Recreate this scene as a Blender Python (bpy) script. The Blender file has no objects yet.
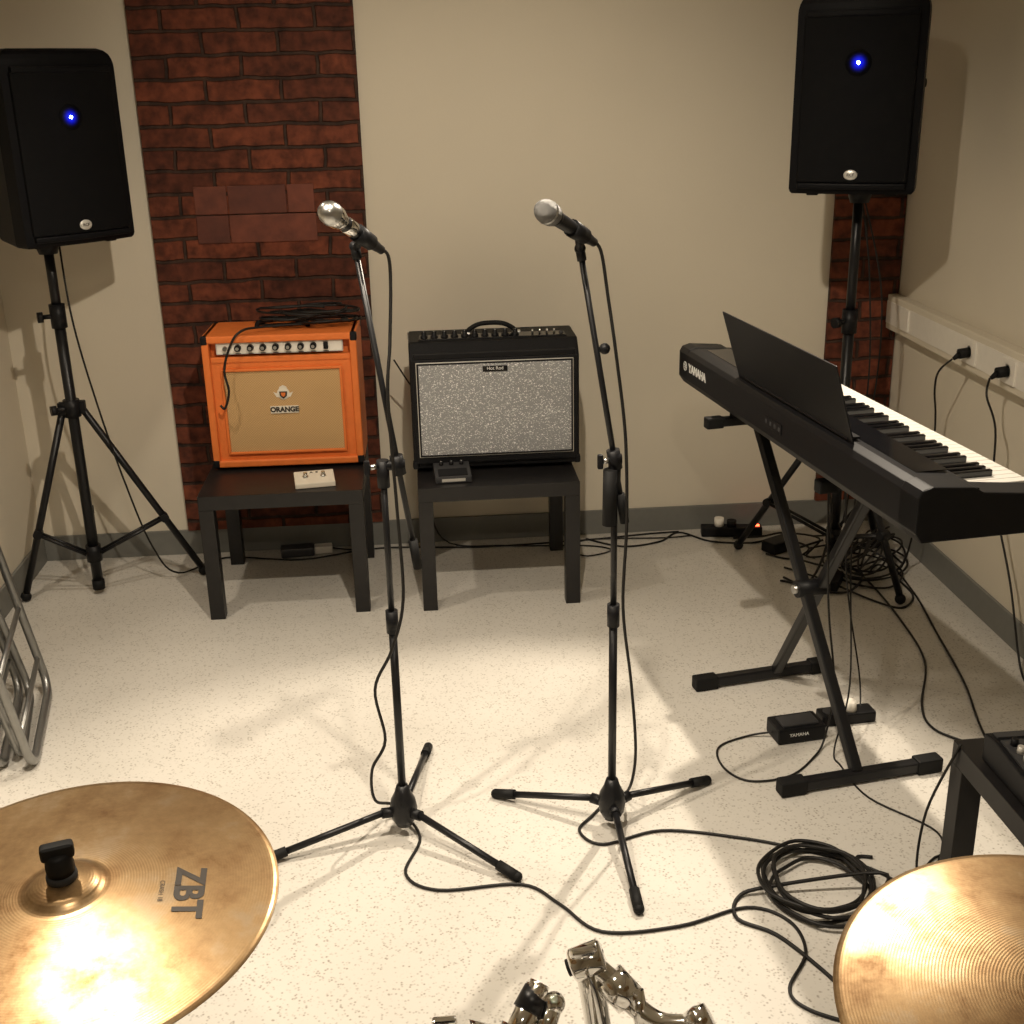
import bpy, bmesh, math, random
from mathutils import Vector, Matrix, Euler
random.seed(7)
scene=bpy.context.scene
rad=math.radians
# ---------------------------------------------------------------- materials
def nodes(name):
    m=bpy.data.materials.new(name); m.use_nodes=True
    nt=m.node_tree; return m,nt,nt.nodes['Principled BSDF'],nt.nodes,nt.links
def tc(ns): return ns.new('ShaderNodeTexCoord')
def mat(name,col,rough=.5,metal=0.,var=.08,scale=40,bump=0.,bscale=300,emit=None,spec=.5,coat=0):
    m,nt,b,ns,lk=nodes(name)
    t=tc(ns); n=ns.new('ShaderNodeTexNoise'); n.inputs['Scale'].default_value=scale; n.inputs['Detail'].default_value=4
    lk.new(t.outputs['Object'],n.inputs['Vector'])
    r=ns.new('ShaderNodeValToRGB'); r.color_ramp.elements[0].position=.3; r.color_ramp.elements[1].position=.7
    c=Vector(col)
    r.color_ramp.elements[0].color=(*(c*(1-var)),1); r.color_ramp.elements[1].color=(*(c*(1+var)),1)
    lk.new(n.outputs['Fac'],r.inputs['Fac']); lk.new(r.outputs['Color'],b.inputs['Base Color'])
    b.inputs['Roughness'].default_value=rough; b.inputs['Metallic'].default_value=metal
    b.inputs['Specular IOR Level'].default_value=spec
    if coat: b.inputs['Coat Weight'].default_value=coat
    if bump:
        n2=ns.new('ShaderNodeTexNoise'); n2.inputs['Scale'].default_value=bscale
        lk.new(t.outputs['Object'],n2.inputs['Vector'])
        bp=ns.new('ShaderNodeBump'); bp.inputs['Strength'].default_value=bump; bp.inputs['Distance'].default_value=.002
        lk.new(n2.outputs['Fac'],bp.inputs['Height']); lk.new(bp.outputs['Normal'],b.inputs['Normal'])
    if emit:
        b.inputs['Emission Color'].default_value=(*emit[0],1); b.inputs['Emission Strength'].default_value=emit[1]
    return m
M={}
M['wall']=mat('wall_paint',(.66,.60,.485),.75,var=.02,scale=2,bump=.15,bscale=120)
M['ceil']=mat('ceiling_paint',(.7,.66,.56),.9,var=.02)
M['base']=mat('baseboard_grey',(.17,.17,.155),.5,var=.04)
M['blk']=mat('black_plastic',(.007,.007,.008),.45,var=.1,spec=.22)
M['spk']=mat('speaker_cabinet_black',(.004,.004,.005),.5,var=.1,spec=.12)
M['blkm']=mat('black_powdercoat',(.008,.008,.009),.36,var=.1,scale=60,spec=.32)
M['blkg']=mat('black_gloss',(.006,.006,.007),.12,var=.05)
M['rub']=mat('black_rubber',(.008,.008,.008),.65,var=.1,spec=.2)
M['cable']=mat('cable_rubber',(.010,.009,.008),.5,spec=.3)
M['tolex']=mat('black_tolex',(.007,.007,.008),.55,var=.3,scale=200,bump=.5,bscale=500,spec=.22)
M['orange']=mat('orange_tolex',(.74,.185,.038),.5,var=.05,scale=30,bump=.5,bscale=450,spec=.35)
M['chrome']=mat('chrome',(.80,.79,.77),.07,1.,var=.02)
M['steel']=mat('brushed_steel',(.55,.55,.54),.28,1.,var=.05)
M['alu']=mat('grey_tube_metal',(.30,.30,.29),.36,.85,var=.05)
M['white']=mat('white_plastic',(.78,.74,.66),.4,var=.02)
M['key']=mat('ivory_key',(.66,.64,.59),.3,var=.01)
M['cream']=mat('cream_enamel',(.72,.66,.55),.4,var=.03)
M['silver']=mat('silver_panel',(.62,.60,.55),.35,.4,var=.05)
M['txtw']=mat('white_print',(.75,.75,.72),.5,var=.01)
M['txtb']=mat('black_print',(.03,.022,.015),.5,var=.2)
M['grey']=mat('dark_grey_plastic',(.035,.035,.037),.45)
M['ledc']=mat('blue_led_core',(.3,.4,1),.3,emit=((.16,.26,1.),90))
M['red']=mat('red_neon',(.9,.05,.02),.3,emit=((1.,.06,.02),12))
M['tablem']=mat('table_blackbrown',(.011,.010,.010),.42,var=.2,scale=25,spec=.4)
M['felt']=mat('felt',(.02,.02,.02),.9)
M['shell']=mat('drum_shell_black',(.02,.018,.02),.2)
M['head']=mat('drum_head',(.75,.73,.68),.5)
M['patch']=mat('brick_patch',(.095,.024,.013),.7,var=.3,scale=14,bump=.4,bscale=60)
M['patch2']=mat('brick_patch_b',(.140,.036,.018),.7,var=.3,scale=17,bump=.4,bscale=60)

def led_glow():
    # blue halo around the LED, painted as emission fading outward on a disc
    m,nt,b,ns,lk=nodes('blue_led_painted_halo'); t=tc(ns)
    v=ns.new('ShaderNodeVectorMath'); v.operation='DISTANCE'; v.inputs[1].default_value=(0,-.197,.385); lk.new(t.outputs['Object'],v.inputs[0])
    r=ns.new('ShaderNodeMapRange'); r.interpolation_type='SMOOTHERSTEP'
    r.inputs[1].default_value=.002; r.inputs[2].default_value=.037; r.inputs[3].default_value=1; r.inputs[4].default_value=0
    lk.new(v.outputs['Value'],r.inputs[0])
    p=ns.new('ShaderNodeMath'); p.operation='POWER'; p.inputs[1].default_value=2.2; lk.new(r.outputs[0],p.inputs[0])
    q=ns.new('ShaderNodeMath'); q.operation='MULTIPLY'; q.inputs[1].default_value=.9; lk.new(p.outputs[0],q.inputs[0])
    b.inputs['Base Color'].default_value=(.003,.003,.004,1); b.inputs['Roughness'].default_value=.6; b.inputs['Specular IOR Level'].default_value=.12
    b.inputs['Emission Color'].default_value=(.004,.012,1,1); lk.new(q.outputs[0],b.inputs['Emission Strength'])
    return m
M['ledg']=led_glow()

def floor_mat():
    m,nt,b,ns,lk=nodes('terrazzo_floor'); t=tc(ns)
    n=ns.new('ShaderNodeTexNoise'); n.inputs['Scale'].default_value=1.6; n.inputs['Detail'].default_value=5
    lk.new(t.outputs['Object'],n.inputs['Vector'])
    r=ns.new('ShaderNodeValToRGB'); e=r.color_ramp.elements
    e[0].position=.3; e[0].color=(.51,.485,.435,1); e[1].position=.75; e[1].color=(.64,.61,.555,1)
    lk.new(n.outputs['Fac'],r.inputs['Fac'])
    v=ns.new('ShaderNodeTexVoronoi'); v.inputs['Scale'].default_value=120; v.inputs['Randomness'].default_value=1
    lk.new(t.outputs['Object'],v.inputs['Vector'])
    r2=ns.new('ShaderNodeValToRGB'); q=r2.color_ramp.elements
    q[0].position=.12; q[0].color=(.36,.33,.29,1); q[1].position=.44; q[1].color=(1,1,1,1)
    lk.new(v.outputs['Distance'],r2.inputs['Fac'])
    n3=ns.new('ShaderNodeTexNoise'); n3.inputs['Scale'].default_value=70; n3.inputs['Detail'].default_value=3
    lk.new(t.outputs['Object'],n3.inputs['Vector'])
    r3=ns.new('ShaderNodeValToRGB'); q=r3.color_ramp.elements
    q[0].position=.40; q[0].color=(0,0,0,1); q[1].position=.58; q[1].color=(.80,.80,.80,1)
    lk.new(n3.outputs['Fac'],r3.inputs['Fac'])
    mx=ns.new('ShaderNodeMixRGB'); mx.blend_type='MULTIPLY'
    lk.new(r3.outputs['Color'],mx.inputs['Fac']); lk.new(r.outputs['Color'],mx.inputs[1]); lk.new(r2.outputs['Color'],mx.inputs[2])
    lk.new(mx.outputs[0],b.inputs['Base Color'])
    b.inputs['Roughness'].default_value=.34; b.inputs['Specular IOR Level'].default_value=.4
    return m
M['floor']=floor_mat()

def brick_mat(name='brick',bw=.26,rh=.077,c1=(.155,.042,.021),c2=(.080,.023,.013),mo=(.046,.025,.018)):
    m,nt,b,ns,lk=nodes(name); t=tc(ns)
    sp=ns.new('ShaderNodeSeparateXYZ'); cb=ns.new('ShaderNodeCombineXYZ')
    lk.new(t.outputs['Object'],sp.inputs[0]); lk.new(sp.outputs['X'],cb.inputs['X']); lk.new(sp.outputs['Z'],cb.inputs['Y'])
    nd=ns.new('ShaderNodeTexNoise'); nd.inputs['Scale'].default_value=9; nd.inputs['Detail'].default_value=6
    lk.new(t.outputs['Object'],nd.inputs['Vector'])
    ad=ns.new('ShaderNodeVectorMath'); ad.operation='MULTIPLY_ADD'
    ad.inputs[1].default_value=(.024,.024,0); lk.new(nd.outputs['Color'],ad.inputs[0]); lk.new(cb.outputs[0],ad.inputs[2])
    br=ns.new('ShaderNodeTexBrick'); br.inputs['Scale'].default_value=1
    br.inputs['Brick Width'].default_value=bw; br.inputs['Row Height'].default_value=rh
    br.inputs['Mortar Size'].default_value=.008; br.inputs['Mortar Smooth'].default_value=.5
    br.inputs['Color1'].default_value=(*c1,1); br.inputs['Color2'].default_value=(*c2,1); br.inputs['Mortar'].default_value=(*mo,1)
    lk.new(ad.outputs[0],br.inputs['Vector'])
    n=ns.new('ShaderNodeTexNoise'); n.inputs['Scale'].default_value=28; n.inputs['Detail'].default_value=6
    lk.new(t.outputs['Object'],n.inputs['Vector'])
    r=ns.new('ShaderNodeValToRGB'); r.color_ramp.elements[0].position=.3; r.color_ramp.elements[0].color=(.45,.45,.45,1)
    r.color_ramp.elements[1].position=.7; r.color_ramp.elements[1].color=(1.4,1.35,1.25,1)
    lk.new(n.outputs['Fac'],r.inputs['Fac'])
    mx=ns.new('ShaderNodeMixRGB'); mx.blend_type='MULTIPLY'; mx.inputs['Fac'].default_value=1
    lk.new(br.outputs['Color'],mx.inputs[1]); lk.new(r.outputs['Color'],mx.inputs[2]); lk.new(mx.outputs[0],b.inputs['Base Color'])
    sb=ns.new('ShaderNodeMath'); sb.operation='MULTIPLY_ADD'; sb.inputs[1].default_value=-1.
    lk.new(br.outputs['Fac'],sb.inputs[0])
    m2=ns.new('ShaderNodeMath'); m2.operation='MULTIPLY'; m2.inputs[1].default_value=.35; lk.new(n.outputs['Fac'],m2.inputs[0]); lk.new(m2.outputs[0],sb.inputs[2])
    bp=ns.new('ShaderNodeBump'); bp.inputs['Strength'].default_value=.9; bp.inputs['Distance'].default_value=.012
    lk.new(sb.outputs[0],bp.inputs['Height']); lk.new(bp.outputs['Normal'],b.inputs['Normal'])
    b.inputs['Roughness'].default_value=.8; b.inputs['Specular IOR Level'].default_value=.3
    return m
M['brick']=brick_mat()

def weave(name,c1,c2,scale,rough=.7,metal=0,bump=.6,axis='XZ',spark=None,spec=.5):
    m,nt,b,ns,lk=nodes(name); t=tc(ns)
    sp=ns.new('ShaderNodeSeparateXYZ'); lk.new(t.outputs['Object'],sp.inputs[0])
    hs=[]
    for ax in axis:
        mm=ns.new('ShaderNodeMath'); mm.operation='MULTIPLY'; mm.inputs[1].default_value=scale; lk.new(sp.outputs[ax],mm.inputs[0])
        s=ns.new('ShaderNodeMath'); s.operation='SINE'; lk.new(mm.outputs[0],s.inputs[0]); hs.append(s)
    mu=ns.new('ShaderNodeMath'); mu.operation='MULTIPLY'; lk.new(hs[0].outputs[0],mu.inputs[0]); lk.new(hs[1].outputs[0],mu.inputs[1])
    mr=ns.new('ShaderNodeMapRange'); mr.inputs[1].default_value=-1; mr.inputs[2].default_value=1; lk.new(mu.outputs[0],mr.inputs[0])
    mx=ns.new('ShaderNodeMixRGB'); mx.inputs[1].default_value=(*c1,1); mx.inputs[2].default_value=(*c2,1); lk.new(mr.outputs[0],mx.inputs[0])
    out=mx.outputs[0]
    if spark:   # glitter threads: random bright voronoi cells
        mp=ns.new('ShaderNodeMapping'); mp.inputs['Scale'].default_value=(1.,1,1.3); lk.new(t.outputs['Object'],mp.inputs['Vector'])
        n=ns.new('ShaderNodeTexVoronoi'); n.inputs['Scale'].default_value=330
        lk.new(mp.outputs[0],n.inputs['Vector'])
        sc=ns.new('ShaderNodeSeparateColor'); lk.new(n.outputs['Color'],sc.inputs[0])
        r=ns.new('ShaderNodeValToRGB'); r.color_ramp.elements[0].position=.82; r.color_ramp.elements[0].color=(0,0,0,1)
        r.color_ramp.elements[1].position=.97; r.color_ramp.elements[1].color=(1,1,1,1); lk.new(sc.outputs[0],r.inputs['Fac'])
        m3=ns.new('ShaderNodeMixRGB'); m3.inputs[2].default_value=(*spark,1); lk.new(r.outputs['Color'],m3.inputs[0]); lk.new(out,m3.inputs[1]); out=m3.outputs[0]
    lk.new(out,b.inputs['Base Color'])
    bp=ns.new('ShaderNodeBump'); bp.inputs['Strength'].default_value=bump; bp.inputs['Distance'].default_value=.001
    lk.new(mr.outputs[0],bp.inputs['Height']); lk.new(bp.outputs['Normal'],b.inputs['Normal'])
    b.inputs['Roughness'].default_value=rough; b.inputs['Metallic'].default_value=metal; b.inputs['Specular IOR Level'].default_value=spec
    return m
M['silvercloth']=weave('silver_grille_cloth',(.19,.195,.20),(.40,.405,.41),1150,.5,.1,spark=(.95,.95,.94))
M['beigecloth']=weave('beige_grille_cloth',(.42,.25,.10),(.60,.39,.18),700,.8)
M['mesh']=weave('speaker_mesh',(.002,.002,.002),(.006,.006,.007),1100,.6,.0,spec=.10)
M['micmesh']=weave('mic_mesh',(.06,.06,.06),(.32,.315,.30),2600,.5,.4,bump=1)

def brass():
    m,nt,b,ns,lk=nodes('cymbal_bronze'); t=tc(ns)
    n=ns.new('ShaderNodeTexNoise'); n.inputs['Scale'].default_value=13; n.inputs['Detail'].default_value=8; n.inputs['Roughness'].default_value=.68
    lk.new(t.outputs['Object'],n.inputs['Vector'])
    r=ns.new('ShaderNodeValToRGB'); e=r.color_ramp.elements
    e[0].position=.34; e[0].color=(.19,.105,.045,1); e[1].position=.55; e[1].color=(.45,.30,.155,1)
    x=e.new(.66); x.color=(.58,.43,.27,1)
    lk.new(n.outputs['Fac'],r.inputs['Fac']); lk.new(r.outputs['Color'],b.inputs['Base Color'])
    b.inputs['Metallic'].default_value=.88
    rr=ns.new('ShaderNodeMapRange'); rr.inputs[1].default_value=.3; rr.inputs[2].default_value=.7; rr.inputs[3].default_value=.44; rr.inputs[4].default_value=.28
    lk.new(n.outputs['Fac'],rr.inputs[0]); lk.new(rr.outputs[0],b.inputs['Roughness'])
    # concentric lathe grooves
    sp=ns.new('ShaderNodeSeparateXYZ'); cb=ns.new('ShaderNodeCombineXYZ'); lk.new(t.outputs['Object'],sp.inputs[0])
    lk.new(sp.outputs['X'],cb.inputs['X']); lk.new(sp.outputs['Y'],cb.inputs['Y'])
    ln=ns.new('ShaderNodeVectorMath'); ln.operation='LENGTH'; lk.new(cb.outputs[0],ln.inputs[0])
    mm=ns.new('ShaderNodeMath'); mm.operation='MULTIPLY'; mm.inputs[1].default_value=1900; lk.new(ln.outputs['Value'],mm.inputs[0])
    s=ns.new('ShaderNodeMath'); s.operation='SINE'; lk.new(mm.outputs[0],s.inputs[0])
    bp=ns.new('ShaderNodeBump'); bp.inputs['Strength'].default_value=.07; bp.inputs['Distance'].default_value=.0005
    lk.new(s.outputs[0],bp.inputs['Height']); lk.new(bp.outputs['Normal'],b.inputs['Normal'])
    return m
M['brass']=brass()

# ---------------------------------------------------------------- builder
class B:
    def __init__(s,name,loc=(0,0,0),rotz=0.):
        s.name=name; s.loc=Vector(loc); s.rotz=rotz; s.bm=bmesh.new(); s.mats=[]
        s.W=Matrix.Translation(s.loc)@Matrix.Rotation(rotz,4,'Z'); s.Wi=s.W.inverted()
    def mi(s,k):
        if k not in s.mats: s.mats.append(k)
        return s.mats.index(k)
    def merge(s,t,k,smooth=False,Mx=None,world=False):
        if Mx is not None: t.transform(Mx)
        if world: t.transform(s.Wi)
        i=s.mi(k)
        for f in t.faces: f.material_index=i; f.smooth=smooth
        me=bpy.data.meshes.new('t'); t.to_mesh(me); t.free(); s.bm.from_mesh(me); bpy.data.meshes.remove(me)
    def box(s,c,size,k,rot=None,bev=0.,seg=2,Mx=None,world=False):
        t=bmesh.new(); bmesh.ops.create_cube(t,size=1); t.transform(Matrix.Diagonal((*size,1)))
        if bev: bmesh.ops.bevel(t,geom=t.edges[:],offset=bev,segments=seg,affect='EDGES',profile=.6)
        X=Matrix.Translation(c)
        if rot: X=X@Euler(rot).to_matrix().to_4x4()
        if Mx is not None: X=Mx@X
        s.merge(t,k,False,X,world)
    def rod(s,a,b,r,k,r2=None,seg=14,world=False,Mx=None,smooth=True):
        a=Vector(a);b=Vector(b);d=b-a
        t=bmesh.new(); bmesh.ops.create_cone(t,cap_ends=True,segments=seg,radius1=r,radius2=r if r2 is None else r2,depth=d.length)
        X=Matrix.Translation((a+b)/2)@d.to_track_quat('Z','Y').to_matrix().to_4x4()
        if Mx is not None: X=Mx@X
        i=s.mi(k); t.transform(X)
        if world: t.transform(s.Wi)
        for f in t.faces: f.material_index=i; f.smooth=smooth and len(f.verts)==4
        me=bpy.data.meshes.new('t'); t.to_mesh(me); t.free(); s.bm.from_mesh(me); bpy.data.meshes.remove(me)
    def ball(s,c,r,k,scale=(1,1,1),world=False,Mx=None,seg=20):
        t=bmesh.new(); bmesh.ops.create_uvsphere(t,u_segments=seg,v_segments=seg//2+2,radius=r); t.transform(Matrix.Diagonal((*scale,1)))
        X=Matrix.Translation(c)
        if Mx is not None: X=Mx@X
        s.merge(t,k,True,X,world)
    def lathe(s,prof,k,seg=32,Mx=None,world=False,smooth=True):
        t=bmesh.new(); rings=[]
        for r,z in prof:
            if r<1e-6: rings.append([t.verts.new((0,0,z))])
            else: rings.append([t.verts.new((r*math.cos(2*math.pi*i/seg),r*math.sin(2*math.pi*i/seg),z)) for i in range(seg)])
        for p,q in zip(rings,rings[1:]):
            for i in range(seg):
                j=(i+1)%seg
                if len(p)==1 and len(q)==1: continue
                if len(p)==1: t.faces.new((p[0],q[j],q[i]))
                elif len(q)==1: t.faces.new((p[i],p[j],q[0]))
                else: t.faces.new((p[i],p[j],q[j],q[i]))
        bmesh.ops.recalc_face_normals(t,faces=t.faces[:])
        s.merge(t,k,smooth,Mx,world)
    def prism(s,poly,h,k,Mx=None,bev=0.,seg=2,world=False,smooth=False):
        t=bmesh.new(); vs=[t.verts.new((x,y,0)) for x,y in poly]; f=t.faces.new(vs)
        g=bmesh.ops.extrude_face_region(t,geom=[f]); bmesh.ops.translate(t,vec=(0,0,h),verts=[v for v in g['geom'] if isinstance(v,bmesh.types.BMVert)])
        bmesh.ops.recalc_face_normals(t,faces=t.faces[:])
        if bev: bmesh.ops.bevel(t,geom=t.edges[:],offset=bev,segments=seg,affect='EDGES',profile=.6)
        s.merge(t,k,smooth,Mx,world)
    def path(s,pts,r,k,seg=8,res=6,world=False,closed=False,smoothpath=True):
        P=[Vector(p) for p in pts]
        if smoothpath and len(P)>2:
            Q=[]; n=len(P); rng=range(n if closed else n-1)
            for i in rng:
                if closed: p0,p1,p2,p3=P[i-1],P[i],P[(i+1)%n],P[(i+2)%n]
                else: p0=P[max(i-1,0)];p1=P[i];p2=P[i+1];p3=P[min(i+2,n-1)]
                for j in range(res):
                    u=j/res
                    Q.append(.5*((2*p1)+(p2-p0)*u+(2*p0-5*p1+4*p2-p3)*u*u+(3*p1-p0-3*p2+p3)*u**3))
            if not closed: Q.append(P[-1])
            P=Q
        t=bmesh.new(); n=len(P); rings=[]; nrm=None
        for i,p in enumerate(P):
            if closed: d=P[(i+1)%n]-P[i-1]
            else: d=P[min(i+1,n-1)]-P[max(i-1,0)]
            if d.length<1e-9: d=Vector((0,0,1))
            d.normalize()
            if nrm is None: nrm=d.orthogonal().normalized()
            nrm=(nrm-d*nrm.dot(d))
            if nrm.length<1e-6: nrm=d.orthogonal()
            nrm.normalize(); bn=d.cross(nrm)
            rings.append([t.verts.new(p+(nrm*math.cos(2*math.pi*a/seg)+bn*math.sin(2*math.pi*a/seg))*r) for a in range(seg)])
        for i in range(n if closed else n-1):
            A=rings[i];C=rings[(i+1)%n]
            for a in range(seg):
                b2=(a+1)%seg; t.faces.new((A[a],A[b2],C[b2],C[a]))
        if not closed: t.faces.new(rings[0][::-1]); t.faces.new(rings[-1])
        s.merge(t,k,True,None,world)
    def text(s,body,size,k,Mx,ext=.0008,fn=None,bold=0.,sx=1.,world=False,post=None):
        cu=bpy.data.curves.new('txt','FONT'); cu.body=body; cu.size=size; cu.extrude=ext; cu.align_x='CENTER'; cu.align_y='CENTER'; cu.offset=bold
        ob=bpy.data.objects.new('txt',cu); scene.collection.objects.link(ob); bpy.context.view_layer.update()
        me=bpy.data.meshes.new_from_object(ob.evaluated_get(bpy.context.evaluated_depsgraph_get()))
        bpy.data.objects.remove(ob); t=bmesh.new(); t.from_mesh(me); t.transform(Matrix.Diagonal((sx,1,1,1)))
        if fn:
            t.transform(Mx)
            for v in t.verts: v.co.z+=fn(v.co)
            s.merge(t,k,False,post)
        else: s.merge(t,k,False,Mx,world)
    def done(s):
        me=bpy.data.meshes.new(s.name); s.bm.to_mesh(me); s.bm.free()
        for k in s.mats: me.materials.append(M[k])
        ob=bpy.data.objects.new(s.name,me); ob.location=s.loc; ob.rotation_euler=(0,0,s.rotz)
        scene.collection.objects.link(ob); return ob
T=Matrix.Translation
def RX(a): return Matrix.Rotation(a,4,'X')
def RY(a): return Matrix.Rotation(a,4,'Y')
def RZ(a): return Matrix.Rotation(a,4,'Z')
FRONT=RX(rad(90))   # XY text -> XZ plane facing -Y
YZ=Matrix(((0,0,1,0),(1,0,0,0),(0,1,0,0),(0,0,0,1)))  # poly (y,z) extruded along x

# ---------------------------------------------------------------- room
XL,XR,YB,YF,ZC=-1.51,1.84,4.50,-1.3,2.75
def slab(name,c,size,k):
    b=B(name,c); b.box((0,0,0),size,k); return b.done()
slab('floor',((XL+XR)/2,(YB+YF)/2,-.05),(XR-XL+.2,YB-YF+.2,.1),'floor')
slab('ceiling',((XL+XR)/2,(YB+YF)/2,ZC+.05),(XR-XL+.2,YB-YF+.2,.1),'ceil')
slab('wall_back',((XL+XR)/2,YB+.05,ZC/2),(XR-XL+.2,.1,ZC),'wall')
slab('wall_left',(XL-.05,(YB+YF)/2,ZC/2),(.1,YB-YF,ZC),'wall')
slab('wall_right',(XR+.05,(YB+YF)/2,ZC/2),(.1,YB-YF,ZC),'wall')
slab('wall_front',((XL+XR)/2,YF-.05,ZC/2),(XR-XL+.2,.1,ZC),'wall')
b=B('baseboard_back',(0,YB-.006,0)); b.box(((XL+XR)/2,0,.05),(XR-XL-.02,.012,.10),'base',bev=.002); b.done()
b=B('baseboard_left',(XL+.006,0,0)); b.box((0,(YB+YF)/2,.05),(.012,YB-YF-.03,.10),'base',bev=.002); b.done()
b=B('baseboard_right',(XR-.006,0,0)); b.box((0,(YB+YF)/2,.05),(.012,YB-YF-.03,.10),'base',bev=.002); b.done()
# brick pilasters
b=B('brick_pillar',(-.56,YB-.005,0)); b.box((0,0,.1+(ZC-.1)/2),(.765,.028,ZC-.101),'brick')
for (x,z,w,h,k) in [(-.165,1.352,.115,.098,'patch2'),(.0,1.352,.205,.098,'patch'),(.155,1.352,.095,.098,'patch2'),(-.165,1.25,.115,.098,'patch'),(.05,1.25,.31,.098,'patch2')]:
    b.box((x,-.013,z),(w,.014,h),k,bev=.003)
b.done()
b=B('brick_pillar',(1.70,YB-.005,0)); b.box((0,0,.1+(ZC-.1)/2),(.27,.028,ZC-.101),'brick'); b.done()

# cable trunking with outlets
b=B('cable_trunking',(XR-.022,3.0,.865))
b.box((0,0,0),(.044,2.98,.13),'wall',bev=.004); b.box((-.0225,0,0),(.003,2.97,.085),'white',bev=.001)
for y in (.74,.47):
    b.box((-.027,y,-.0),(.008,.085,.08),'white',bev=.003); b.lathe([(0,0),(.02,0),(.022,.003),(.024,.003)],'white',Mx=T((-.031,y,0))@RY(rad(-90)))
    b.rod((-.03,y,0),(-.065,y,-.004),.017,'rub'); b.rod((-.06,y,-.004),(-.082,y,-.02),.011,'rub',.006)
b.box((-.027,1.3,.0),(.008,.085,.08),'white',bev=.003)
b.done()
def cable(name,pts,r=.0035,res=7,k='cable'):
    b=B(name,pts[0]); b.path(pts,r,k,world=True,res=res); return b.done()
z0=.0045
cable('power_cable',[(1.733,3.74,.845),(1.70,3.76,.80),(1.72,3.82,.72),(1.75,3.86,.62),(1.76,3.88,.50),(1.74,3.9,.25),(1.72,3.95,.02),(1.66,4.02,z0),(1.60,3.95,z0)])
cable('power_cable',[(1.733,3.47,.845),(1.71,3.43,.80),(1.74,3.41,.70),(1.75,3.39,.50),(1.77,3.26,.25),(1.77,3.14,.03),(1.74,3.0,z0),(1.66,2.75,z0),(1.60,2.5,z0),(1.55,2.30,z0)])

# ---------------------------------------------------------------- side tables
def table(x,y,rz=0,h=.45,w=.55):
    b=B('side_table',(x,y,0),rz)
    b.box((0,0,h-.025),(w,w,.05),'tablem',bev=.002)
    for sx in (-1,1):
        for sy in (-1,1): b.box((sx*(w/2-.025),sy*(w/2-.025),(h-.05)/2),(.05,.05,h-.05),'tablem',bev=.0015)
    return b.done()
table(-.495,4.125,0); table(.24,4.105,0); table(1.370,1.885,rad(1),h=.40)

# ---------------------------------------------------------------- orange guitar amp
b=B('guitar_combo_amp',(-.487,4.12,.45),rad(-1))
w,h,d=.53,.47,.27; k='orange'
z=.012
for sx in (-1,1):
    b.box((sx*(w/2-.0125),d/2,z+h/2),(.025,d,h),k,bev=.007,seg=3)
b.box((0,d/2,z+h-.0125),(w-.002,d,.025),k,bev=.007,seg=3); b.box((0,d/2,z+.0125),(w-.002,d,.025),k,bev=.007,seg=3)
b.box((0,d/2+.02,z+h/2),(w-.04,d-.05,h-.04),k)
b.box((0,.02,z+.385),(w-.05,.02,.02),k,bev=.004)
b.box((0,.016,z+.427),(.435,.006,.046),'silver',bev=.002)
b.box((0,.014,z+.427),(.425,.004,.038),'white')
for i in range(9):
    x=-.185+i*.043
    if i==0: b.rod((x,.012,z+.427),(x,-.002,z+.427),.008,'chrome')
    elif i==8: b.box((x,.008,z+.427),(.016,.012,.024),'blk',bev=.002)
    else:
        b.rod((x,.012,z+.427),(x,-.008,z+.427),.012,'blk',.010); b.rod((x,-.007,z+.427),(x,-.0095,z+.427),.006,'steel')
    b.box((x,.0115,z+.407),(.018,.001,.003),'txtb')
gx,gz0,gz1=.20,.055,.345
b.box((0,.024,z+.2),(w-.05,.02,.37),k)
b.box((0,.012,z+(gz0+gz1)/2),(gx*2,.008,gz1-gz0),'beigecloth',bev=.002)
for sx in(-1,1): b.box((sx*(gx+.004),.008,z+(gz0+gz1)/2),(.009,.012,gz1-gz0+.016),k,bev=.003)
for zz in(gz0-.004,gz1+.004): b.box((0,.008,z+zz),(gx*2+.016,.012,.009),k,bev=.003)
b.box((0,.006,z+.205),(.098,.004,.026),'cream',bev=.001); b.text('ORANGE',.024,'txtb',T((0,.0035,z+.205))@FRONT,bold=.0012)
b.lathe([(0,.003),(.018,.003),(.022,.001),(.022,0)],'cream',Mx=T((0,.008,z+.262))@RX(rad(90)))
b.prism([(-.014,.008),(.014,.008),(.012,-.008),(0,-.018),(-.012,-.008)],.003,'txtb',Mx=T((0,.006,z+.262))@RX(rad(90)))
b.prism([(-.008,.004),(.008,.004),(.006,-.006),(0,-.011),(-.006,-.006)],.002,'orange',Mx=T((0,.0035,z+.262))@RX(rad(90)))
b.prism([(-.024,-.012),(-.034,.006),(-.02,.0),(-.012,.024),(0,.03),(.012,.024),(.02,0),(.034,.006),(.024,-.012)],.002,'cream',Mx=T((0,.0075,z+.262))@RX(rad(90)))
for sx in(-1,1):
    for zz in (z+.015,z+h-.015):
        b.box((sx*(w/2-.011),.012,zz),(.026,.028,.032),'blk',bev=.009,seg=3)
        b.box((sx*(w/2-.011),d-.012,zz),(.026,.028,.032),'blk',bev=.009,seg=3)
    b.box((sx*.2,.06,.007),(.03,.03,.012),'rub'); b.box((sx*.2,d-.05,.007),(.03,.03,.012),'rub')
b.path([(-.09,d/2,z+h),(-.075,d/2,z+h+.022),(0,d/2,z+h+.028),(.075,d/2,z+h+.022),(.09,d/2,z+h)],.009,'rub')
b.done()
pts=[]
for i in range(60):
    a=i*.62; rr=.105+.035*math.sin(i*1.7)
    pts.append((-.385+rr*1.35*math.cos(a)+.01*math.sin(i*.8),4.265+rr*.62*math.sin(a),.945+.0010*i+.007*math.sin(i*.9)))
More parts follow.
